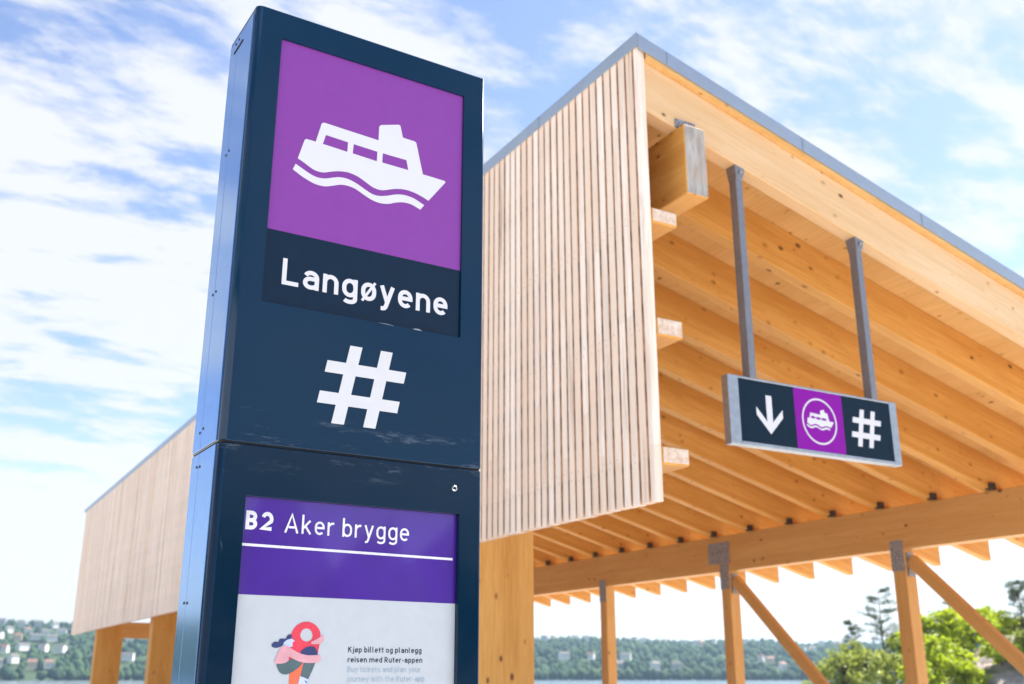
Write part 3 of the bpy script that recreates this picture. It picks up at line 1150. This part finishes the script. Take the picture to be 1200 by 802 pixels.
sign = empty('hanging_sign', (4.07, 3.925, 2.706))
tag(sign, 'navy and purple hanging sign with down arrow, ferry and hash symbols under the roof edge', 'sign')
sx0, sx1, sz0, sz1, sy0, sy1 = 3.466, 4.694, 2.706, 3.068, 3.90, 3.95
block('casing', (sx0 + .01, sy0 + .006, sz0 + .006), (sx1 - .01, sy1 - .006, sz1 - .006), 'sign_frame', sign, .002)
block('frame_end', (sx0, sy0 - .002, sz0), (sx0 + .070, sy1, sz1), 'sign_frame', sign, .003)
block('frame_end', (sx1 - .055, sy0 - .002, sz0), (sx1, sy1, sz1), 'sign_frame', sign, .003)
block('frame_rail', (sx0 + .0705, sy0 - .001, sz1 - .012), (sx1 - .0555, sy1, sz1 - .0005), 'sign_frame', sign, .002)
block('frame_rail', (sx0 + .0705, sy0 - .001, sz0 + .0005), (sx1 - .0555, sy1, sz0 + .020), 'sign_frame', sign, .002)
px = [3.5365, 3.917, 4.268, 4.6385]
panels = []
for i, m in enumerate(('sign_navy', 'sign_purple', 'sign_navy')):
    panels.append(block('panel', (px[i] + .0003, sy0 + .002, sz0 + .0205), (px[i + 1] - .0003, sy0 + .0055, sz1 - .0125), m, sign, 0))
tag(panels[1], 'purple middle panel with a ferry in a ring')
yf = sy0 + .002
shape_xz('arrow_symbol', [[(3.717, 2.985), (3.757, 2.985), (3.757, 2.845), (3.828, 2.918), (3.828, 2.875), (3.738, 2.780), (3.648, 2.875), (3.648, 2.918), (3.717, 2.845)]], yf, 'print_white', panels[0])
cxs, czs = 4.0905, 2.889
ro, ri = .126, .1165
ring = [(cxs + ro * math.cos(t * math.pi / 28), czs + ro * math.sin(t * math.pi / 28)) for t in range(56)]
ringi = [(cxs + ri * math.cos(t * math.pi / 28), czs + ri * math.sin(t * math.pi / 28)) for t in range(56)]
shape_xz('ring_symbol', [dict(out=ring, holes=[ringi])], yf, 'print_white', panels[1])
FS = .200 / .398


def to_sign(p):
    return (cxs + .003 + (p[0] - .838) * FS, czs + .010 + (p[1] - 2.812) * FS)


ferry('ferry_symbol', yf, 'print_white', panels[1], to_sign)


def quad(pts):
    return [tuple(p) for p in pts]


def hash_polys(cx, cz, s):
    """Slanted hash: two leaning uprights, two level bars."""
    P = []
    sl = .036 / .187
    for dx in (-.038, .038):
        P.append([(cx + (dx + sl * .0935 - .0149) * s, cz + .0935 * s), (cx + (dx + sl * .0935 + .0149) * s, cz + .0935 * s),
                  (cx + (dx - sl * .0935 + .0149) * s, cz - .0935 * s), (cx + (dx - sl * .0935 - .0149) * s, cz - .0935 * s)])
    for dz in (.0365, -.0365):
        k = sl * dz
        P.append([(cx + (k - .0972 + sl * .014) * s, cz + (dz + .014) * s), (cx + (k + .0972 + sl * .014) * s, cz + (dz + .014) * s),
                  (cx + (k + .0972 - sl * .014) * s, cz + (dz - .014) * s), (cx + (k - .0972 - sl * .014) * s, cz + (dz - .014) * s)])
    return P


shape_xz('hash_symbol', hash_polys(4.442, 2.889, 1.12), yf, 'print_white', panels[2])
for x in (3.618, 4.508):
    zt = BOT(x + .0225) + .004
    hg = block('hanger', (x, 3.897, sz1 + .0005), (x + .045, 3.955, zt - .05), 'hanger', sign, .003)
    me = bev_mesh('hanger_head', [(x + .000, 3.892, zt - .075), (x + .045, 3.892, zt - .075), (x + .045, 3.958, zt - .075), (x + .000, 3.958, zt - .075),
                                  (x - .012, 3.884, zt + .006), (x + .058, 3.884, zt - .012), (x + .058, 3.962, zt - .012), (x - .012, 3.962, zt + .006)], BOXF, 'hanger', .002)
    hd = place('hanger_head', me, Matrix.Identity(4), sign)
    block('bolt', (x + .014, 3.874, zt - .045), (x + .032, 3.886, zt - .027), 'galv', hd, .003)

# ------------------------------------------------------------------ information pylon
pylon = empty('information_pylon', (0.8335, 2.17, 0))
tag(pylon, 'tall glossy navy stop pylon with purple ferry panel, place name, hash and poster', 'sign')
PX0, PX1, PY0, PY1, PR = 0.523, 1.146, 2.17, 2.385, 0.014


def casing(name, z0, z1, hole, depth, parent, mat='navy'):
    """Sheet-metal casing with rounded upright corners and one rectangular recess in its front."""
    hx0, hx1, hz0, hz1 = hole
    ring_ = []
    n = 6
    Q = 0.005
    for (cx, cy, a0, q) in ((PX1 - Q, PY0 + Q, -90, Q), (PX1 - Q, PY1 - Q, 0, Q), (PX0 + PR, PY1 - PR, 90, PR), (PX0 + PR, PY0 + PR, 180, PR)):
        for i in range(n + 1):
            a = R(a0 + 90 * i / n)
            ring_.append((cx + q * math.cos(a), cy + q * math.sin(a)))
    N = len(ring_)
    ch = 0.002
    v, f = [], []
    c = ((PX0 + PX1) / 2, (PY0 + PY1) / 2)
    ins = [(x + ch * (1 if x < c[0] else -1), y + ch * (1 if y < c[1] else -1)) for x, y in ring_]
    for z, rr in ((z0, ins), (z0 + ch, ring_), (z1 - ch, ring_), (z1, ins)):
        v += [(x, y, z) for x, y in rr]
    smooth_faces = []
    for lv in range(3):
        for i in range(N):
            j = (i + 1) % N
            if lv == 1 and i == N - 1:
                continue                           # the flat front is made below, round the recess
            f.append((lv * N + i, lv * N + j, (lv + 1) * N + j, (lv + 1) * N + i))
    f.append(tuple(range(3 * N, 4 * N)))
    f.append(tuple(range(N - 1, -1, -1)))
    A, B = 2 * N - 1, N                            # front-left and front-right at z0+ch
    Cc, Dd = 2 * N, 3 * N - 1                      # right and left at z1-ch
    b = len(v)
    for yy in (PY0, PY0 + depth):
        v += [(hx0, yy, hz0), (hx1, yy, hz0), (hx1, yy, hz1), (hx0, yy, hz1)]
    f += [(A, B, b + 1, b), (B, Cc, b + 2, b + 1), (Cc, Dd, b + 3, b + 2), (Dd, A, b, b + 3)]
    f += [(b, b + 1, b + 5, b + 4), (b + 1, b + 2, b + 6, b + 5), (b + 2, b + 3, b + 7, b + 6), (b + 3, b, b + 4, b + 7), (b + 4, b + 5, b + 6, b + 7)]
    me = bpy.data.meshes.new(name)
    me.from_pydata(v, [], f)
    me.materials.append(MAT[mat])
    bm = bmesh.new()
    bm.from_mesh(me)
    bmesh.ops.recalc_face_normals(bm, faces=bm.faces)
    for fc in bm.faces:
        fc.smooth = len(fc.verts) == 4 and abs(fc.normal.z) < 0.1 and 0.02 < abs(fc.normal.x) < 0.999
    bm.to_mesh(me)
    bm.free()
    return place(name, me, Matrix.Identity(4), parent)


SEAM = 2.0685
upper = casing('upper_casing', SEAM + .002, 3.138, (0.588, 1.0845, 2.391, 3.066), 0.009, pylon)
lower = casing('lower_casing', 0.0, SEAM - .002, (0.587, 1.0895, 0.62, 1.959), 0.016, pylon, 'navy_dim_lower')
block('joint_core', (PX0 + .004, PY0 + .004, SEAM - .004), (PX1 - .004, PY1 - .004, SEAM + .004), 'dark_gap', pylon, 0)

disp = block('display_panel', (0.5885, PY0 + .0065, 2.5695), (1.084, PY0 + .0085, 3.0655), 'purple', pylon, 0)
ferry('ferry_symbol', PY0 + .0065, 'print_white', disp)
plate = block('name_plate', (0.5885, PY0 + .0060, 2.3915), (1.084, PY0 + .0085, 2.5690), 'navy_plate', pylon, 0)
lettering('lettering', 'Langøyene', 0.6315, 1.0500, 2.4415, 0.0635, 0.160, PY0 + .0060, 'print_white', plate, 0.14)
shape_xz('peeled_edge', [[(.955, 2.3900), (.961, 2.3922), (.967, 2.3930), (.973, 2.3924), (.981, 2.3895), (.965, 2.3892)],
                         [(.865, 2.3903), (.885, 2.3909), (.906, 2.3895), (.904, 2.3890), (.88, 2.3899)]], PY0, 'chip', pylon)
shape_xz('hash_symbol', hash_polys(0.8352, 2.2289, 1.0), PY0, 'hash_white', pylon)

# poster in the lower recess
YP = PY0 + .0135
poster = block('poster', (0.5875, YP, 0.6205), (1.089, PY0 + .0158, 1.9585), 'poster_paper', pylon, 0)
shape_xz('poster_header', [[(0.5876, 1.7585), (1.0889, 1.7565), (1.0889, 1.9584), (0.5876, 1.9584)]], YP, 'poster_purple', poster)
shape_xz('header_rule', [[(0.5876, 1.8565), (1.0800, 1.8530), (1.0800, 1.8583), (0.5876, 1.8620)]], YP - .0005, 'poster_white', poster)
lettering('lettering', 'B2', 0.5945, 0.6510, 1.8905, 0.0392, 0.21, YP - .0006, 'poster_white', poster, 0.15)
lettering('lettering', 'Aker brygge', 0.6780, 0.9680, 1.8893, 0.0400, 0.115, YP - .0006, 'poster_white', poster, 0.165)
for txt, a, b, z, w, m in (('Kjøp billett og planlegg', .8349, 1.0070, 1.6472, .155, 'ink_dark'), ('reisen med Ruter-appen', .8348, 1.0095, 1.6268, .155, 'ink_dark'),
                           ('Buy tickets and plan your', .8352, 1.0062, 1.6068, .105, 'ink_grey'), ('journey with the Ruter-app', .8350, 1.0160, 1.5876, .105, 'ink_grey')):
    lettering('lettering', txt, a, b, z, 0.0117, w, YP, m, poster, 0.17)

# the drawn figure hugging a map pin
art = [
    ('pin_drawing', 'ink_red', [dict(out=catmull([(0.7074, 1.6807), (0.7117, 1.6919), (0.7191, 1.7005), (0.7288, 1.7058), (0.7388, 1.7079), (0.75, 1.7063), (0.7606, 1.7005), (0.7682, 1.6921), (0.7712, 1.6828), (0.771, 1.6686), (0.7687, 1.6499), (0.7653, 1.6387), (0.7494, 1.6320), (0.7250, 1.6250), (0.7080, 1.6250), (0.7060, 1.6400), (0.7080, 1.6567), (0.7075, 1.6677)], 3),
                                      holes=[catmull([(0.7274, 1.681), (0.7299, 1.6886), (0.7347, 1.6928), (0.7406, 1.694), (0.7468, 1.6923), (0.7518, 1.6871), (0.754, 1.6806), (0.7526, 1.6736), (0.7482, 1.6692), (0.7413, 1.6676), (0.7341, 1.67), (0.7294, 1.6745)], 3)])]),
    ('pin_tip_drawing', 'ink_orange', [[(0.737, 1.6265), (0.7418, 1.6274), (0.7293, 1.589), (0.7100, 1.5200), (0.7088, 1.6035), (0.7209, 1.6127)]]),
    ('hair_drawing', 'ink_navy', [catmull([(0.7084, 1.6807), (0.7034, 1.6815), (0.6987, 1.6777), (0.6961, 1.6727), (0.6892, 1.673), (0.6834, 1.6714), (0.6814, 1.6664), (0.6739, 1.6663), (0.6683, 1.6625), (0.6677, 1.658), (0.6718, 1.6549), (0.6787, 1.6544), (0.6854, 1.6563), (0.691, 1.6601), (0.6936, 1.6657), (0.7012, 1.6704), (0.7089, 1.6733)], 3)]),
    ('face_drawing', 'ink_skin', [[(0.7089, 1.6733), (0.7162, 1.6691), (0.7114, 1.6655), (0.7119, 1.6576), (0.7031, 1.6550), (0.695, 1.6580), (0.6926, 1.6653), (0.6992, 1.6704)]]),
    ('hip_drawing', 'ink_teal', [catmull([(0.6809, 1.6231), (0.6965, 1.6241), (0.7063, 1.6294), (0.7135, 1.6346), (0.7237, 1.6301), (0.7355, 1.6261), (0.7304, 1.6182), (0.721, 1.6108), (0.7096, 1.6044), (0.6989, 1.6021), (0.6899, 1.6053), (0.6846, 1.6116)], 3)]),
    ('shin_drawing', 'ink_teal', [[(0.7379, 1.6262), (0.7631, 1.6258), (0.757, 1.6091), (0.7496, 1.5929), (0.7326, 1.5995), (0.7349, 1.6109)]]),
    ('knee_drawing', 'ink_navy', [catmull([(0.7296, 1.6460), (0.7343, 1.6514), (0.742, 1.6565), (0.7519, 1.6585), (0.7602, 1.6563), (0.7651, 1.6489), (0.7662, 1.6390), (0.749, 1.6380), (0.7368, 1.6410)], 3)]),
    ('sleeve_drawing', 'ink_pink', [catmull([(0.695, 1.6592), (0.7031, 1.6562), (0.7123, 1.6521), (0.7226, 1.6466), (0.7328, 1.643), (0.747, 1.6404), (0.7651, 1.6411), (0.7712, 1.6406), (0.7746, 1.6351), (0.7729, 1.6295), (0.764, 1.6257), (0.7459, 1.6252), (0.7298, 1.6274), (0.7156, 1.6328), (0.7058, 1.6373), (0.7049, 1.63), (0.6964, 1.6244), (0.6848, 1.6234), (0.6759, 1.6252), (0.679, 1.6362), (0.6831, 1.6472), (0.6884, 1.6555)], 3)]),
    ('hand_drawing', 'ink_pink', [catmull([(0.751, 1.6665), (0.7573, 1.6703), (0.7652, 1.6742), (0.772, 1.679), (0.7759, 1.6823), (0.7783, 1.6763), (0.7777, 1.6687), (0.7719, 1.664), (0.7598, 1.6625), (0.7526, 1.6637)], 3)]),
    ('sock_drawing', 'ink_skin', [[(0.7317, 1.599), (0.75, 1.5929), (0.7486, 1.5700), (0.7258, 1.5700)]]),
    ('lace_drawing', 'ink_navy', [[(0.742, 1.5905), (0.7475, 1.5890), (0.7470, 1.5878), (0.742, 1.5890)], [(0.7435, 1.5880), (0.748, 1.5865), (0.7478, 1.5845), (0.745, 1.5858)]]),
]
for i, (nm, m, polys) in enumerate(art):
    shape_xz(nm, polys, YP - .00012 * i, m, poster)

# barrel lock
lk_v, lk_f = [], []
for rr, yy in ((.0068, PY0 - .0002), (.0066, PY0 - .003), (.0042, PY0 - .003), (.0040, PY0 - .0005)):
    lk_v += [(1.0745 + rr * math.cos(k * math.pi / 10), yy, 2.0175 + rr * math.sin(k * math.pi / 10)) for k in range(20)]
for lv in range(3):
    for k in range(20):
        lk_f.append((lv * 20 + k, lv * 20 + (k + 1) % 20, (lv + 1) * 20 + (k + 1) % 20, (lv + 1) * 20 + k))
lock = mesh_obj('lock', lk_v, lk_f, 'steel', pylon, True)
block('keyhole', (1.0708, PY0 - .0008, 2.0138), (1.0782, PY0 - .0003, 2.0212), 'dark_gap', lock, 0)

# cover strips, screws and vent slot on the side
for (z0, z1) in ((SEAM + .004, 3.122), (0.02, SEAM - .004)):
    for (a, b) in ((2.191, 2.3068), (2.3092, 2.368)):
        block('side_strip', (PX0 - .0025, a, z0), (PX0 + .001, b, z1), 'side_sky_blue', pylon, .0006)
block('vent_slot', (PX0 - .0035, 2.262, 3.085), (PX0 - .0024, 2.333, 3.0915), 'dark_gap', pylon, 0)
scm = bpy.data.meshes.new('screw')
bm = bmesh.new()
bmesh.ops.create_cone(bm, cap_ends=True, segments=10, radius1=.0033, radius2=.0028, depth=.0016)
bm.to_mesh(scm)
bm.free()
scm.materials.append(MAT['screw_dark'])
for z in (3.112, 2.80, 2.44, 2.115, 2.035, 1.745):
    for yy in (2.297, 2.321):
        place('screw', scm, Matrix.Translation((PX0 - .0031, yy, z + random.uniform(-.003, .003))) @ Matrix.Rotation(-math.pi / 2, 4, 'Y'), pylon)


pylon.rotation_euler[2] = 0.038            # the pylon stands a little askew to the shelter
pylon.scale[0] = 1.013


# ------------------------------------------------------------------ trees and bushes on the knoll
def tube(V, F, pts, rad, seg=6):
    b0 = len(V)
    for i, p in enumerate(pts):
        d = (Vector(pts[min(i + 1, len(pts) - 1)]) - Vector(pts[max(i - 1, 0)])).normalized()
        a = d.orthogonal().normalized()
        c = d.cross(a)
        for k in range(seg):
            t = 2 * math.pi * k / seg
            V.append(tuple(Vector(p) + (a * math.cos(t) + c * math.sin(t)) * rad[i]))
    for i in range(len(pts) - 1):
        for k in range(seg):
            F.append((b0 + i * seg + k, b0 + i * seg + (k + 1) % seg, b0 + (i + 1) * seg + (k + 1) % seg, b0 + (i + 1) * seg + k))


def leaves(V, F, c, rad, n, size, thin=1.0):
    for _ in range(n):
        d = Vector((random.gauss(0, 1), random.gauss(0, 1), random.gauss(0, 0.75)))
        p = Vector(c) + d * rad * 0.5
        a = Vector((random.uniform(-1, 1), random.uniform(-1, 1), random.uniform(-1, 1))).normalized()
        b = a.orthogonal().normalized()
        b = (Matrix.Rotation(random.uniform(0, 6.28), 3, a) @ b) * thin
        s = size * random.uniform(0.6, 1.35)
        k = len(V)
        V += [tuple(p - a * s), tuple(p + b * s * 0.5), tuple(p + a * s), tuple(p - b * s * 0.5)]
        F.append((k, k + 1, k + 2, k + 3))


def broadleaf(name, az, r, height, spread, mat, label, cat, base_el=None, clumps=34, per=70, size=.13, sink=0.0):
    x, y = polar(az, r)
    z = knoll_z(x, y) - sink
    root = empty(name, (x, y, z))
    tag(root, label, cat)
    V, F, LV, LF = [], [], [], []
    tops = []
    stem = [(x, y, z - .2)]
    dx, dy = random.uniform(-.1, .1), random.uniform(-.1, .1)
    for i in range(1, 6):
        stem.append((x + dx * i * height * .16, y + dy * i * height * .16, z + height * .16 * i))
    tube(V, F, stem, [.09 * height / 5 * (1 - .15 * i) for i in range(6)])
    for i in range(clumps):
        t = random.random() ** 0.8
        zc_ = height * (0.22 + 0.74 * t)
        prof = math.sin(math.pi * min(1, .18 + .78 * t)) ** .7
        a = random.uniform(0, 6.283)
        q = spread * prof * random.uniform(.2, 1.15)
        c = Vector((x + math.cos(a) * q, y + math.sin(a) * q, z + zc_))
        s0 = Vector(stem[min(4, 1 + int(t * 4))])
        m = (s0 + c) / 2 + Vector((0, 0, .12 * height * .3))
        tube(V, F, [s0, m, c], [.03 * height / 5, .018 * height / 5, .006], 4)
        leaves(LV, LF, c, spread * random.uniform(.14, .32), per, size)
    mesh_obj('trunk', V, F, 'bark', root)
    mesh_obj('crown', LV, LF, mat, root)


def pine(name, az, r, height, label, sparse=0.95, spread=1.4, sink=0.0):
    x, y = polar(az, r)
    z = knoll_z(x, y) - sink
    root = empty(name, (x, y, z))
    tag(root, label, 'tree')
    V, F, LV, LF = [], [], [], []
    lean = (random.uniform(-.03, .03), random.uniform(-.03, .03))
    N = 9
    stem = [(x + lean[0] * height * i / N + random.uniform(-.03, .03), y + lean[1] * height * i / N, z - .2 + (height + .2) * i / N) for i in range(N + 1)]
    tube(V, F, stem, [.085 * height / 6 * (1 - .9 * i / N) + .008 for i in range(N + 1)])
    lv = 0.24
    while lv < 0.99:
        for _ in range(random.randint(3, 5)):
            if random.random() > sparse:
                continue
            a = random.uniform(0, 6.283)
            i = int(lv * N)
            s0 = Vector(stem[i]).lerp(Vector(stem[min(i + 1, N)]), lv * N - i)
            L = spread * (1.08 - lv) ** .6 * random.uniform(.45, 1.3) + .12
            e = s0 + Vector((math.cos(a) * L, math.sin(a) * L, L * random.uniform(-.05, .45)))
            m = s0.lerp(e, .5) - Vector((0, 0, .06 * L))
            tube(V, F, [s0, m, e], [.022, .014, .005], 4)
            for t in (.3, .42, .54, .64, .74, .83, .92, 1.0, 1.06):
                c = s0.lerp(e, t) + Vector((0, 0, .05))
                leaves(LV, LF, c, .19 * (1.2 - .3 * lv), 15, .08, .32)
        lv += random.uniform(.04, .075)
    mesh_obj('trunk', V, F, 'bark_pine', root)
    mesh_obj('crown', LV, LF, 'needle', root)


def el_height(az, r, el):
    x, y = polar(az, r)
    return 1.6 + el * r - knoll_z(x, y)


for nm, az, r, el, label, sp in (
        ('pine_tree', 48.4, 70, .0735, 'slender dark pine left of the braced post, thin layered branches', 1.75),
        ('pine_tree', 46.9, 72, .047, 'small dark pine, lower and left of the slender one', 1.0),
        ('pine_tree', 54.9, 74, .076, 'dark pine at the edge of the picture, above the brace', 1.5),
        ('pine_tree', 51.7, 84, .060, 'dark pine tip peeping over the bright birches', 1.0)):
    pine(nm, az, r, max(2.0, el_height(az, r, el)), label, spread=sp)
for nm, az, r, el, sp, mat, label, cat in (
        ('birch_tree', 50.3, 69, .050, 1.55, 'leaf_bright', 'bright yellow-green birch just right of the braced post', 'tree'),
        ('birch_tree', 51.6, 69, .054, 1.6, 'leaf_bright', 'bright yellow-green birch under the upper end of the brace', 'tree'),
        ('birch_tree', 53.2, 73, .055, 1.7, 'leaf_bright', 'bright yellow-green birch above the brace on the rocky knoll', 'tree'),
        ('birch_tree', 51.0, 63, .032, 1.5, 'leaf_bright', 'low spreading birch in front, between post and brace', 'tree'),
        ('birch_tree', 52.5, 71, .049, 1.6, 'leaf_bright', 'yellow-green birch crossed by the middle of the brace', 'tree'),
        ('birch_tree', 49.7, 72, .040, 1.4, 'leaf_bright', 'lower yellow-green birch directly beside the braced post', 'tree'),
        ('bush', 53.7, 63.5, .011, 1.0, 'leaf_bright', 'small bright bush growing below the bare rock', 'bush'),
        ('bush', 54.8, 64, .022, 1.1, 'leaf_mid', 'leafy bush covering the end of the rock', 'bush'),
        ('bush', 46.9, 70, .032, 1.2, 'leaf_mid', 'taller bush behind the shore bushes', 'bush'),
        ('bush', 45.4, 68, .010, 1.3, 'leaf_mid', 'olive-green bush lowest on the shore, beside the first brace', 'bush'),
        ('bush', 46.4, 66, .020, 1.5, 'leaf_mid', 'olive-green bush on the shore under the small pine', 'bush'),
        ('bush', 47.4, 67, .024, 1.5, 'leaf_mid', 'olive-green bush at the foot of the slender pine', 'bush'),
        ('bush', 48.6, 64, .020, 1.4, 'leaf_mid', 'rounded bush behind the foot of the braced post', 'bush'),
        ('bush', 49.9, 61, .014, 1.1, 'leaf_bright', 'small bright bush low beside the braced post', 'bush'),
        ('bush', 52.0, 62, .010, 1.0, 'leaf_bright', 'small bright bush at the foot of the bare rock', 'bush'),
        ('bush', 54.6, 75, .044, 1.3, 'leaf_mid', 'tall bush under the edge pine, behind the rock', 'bush')):
    hgt = max(1.3, el_height(az, r, el))
    broadleaf(nm, az, r, hgt, sp, mat, label, cat, clumps=75 if cat == 'tree' else 45, per=34, size=.12)


# ------------------------------------------------------------------ the air over the fjord
hz_ = mesh_obj('haze', boxv((-2600, -1200, -4.0), (2600, 2600, 95)), BOXF, 'quay')
hm = bpy.data.materials.new('thin_haze')
hm.use_nodes = True
hn = hm.node_tree.nodes
for n_ in list(hn):
    if n_.type == 'BSDF_PRINCIPLED':
        hn.remove(n_)
pv = hn.new('ShaderNodeVolumePrincipled')
pv.inputs['Color'].default_value = (0.52, 0.76, 1.0, 1)
pv.inputs['Density'].default_value = 0.00014
pv.inputs['Anisotropy'].default_value = 0.3
hm.node_tree.links.new(pv.outputs[0], hn['Material Output'].inputs['Volume'])
hz_.data.materials.clear()
hz_.data.materials.append(hm)
tag(hz_, kind='stuff')
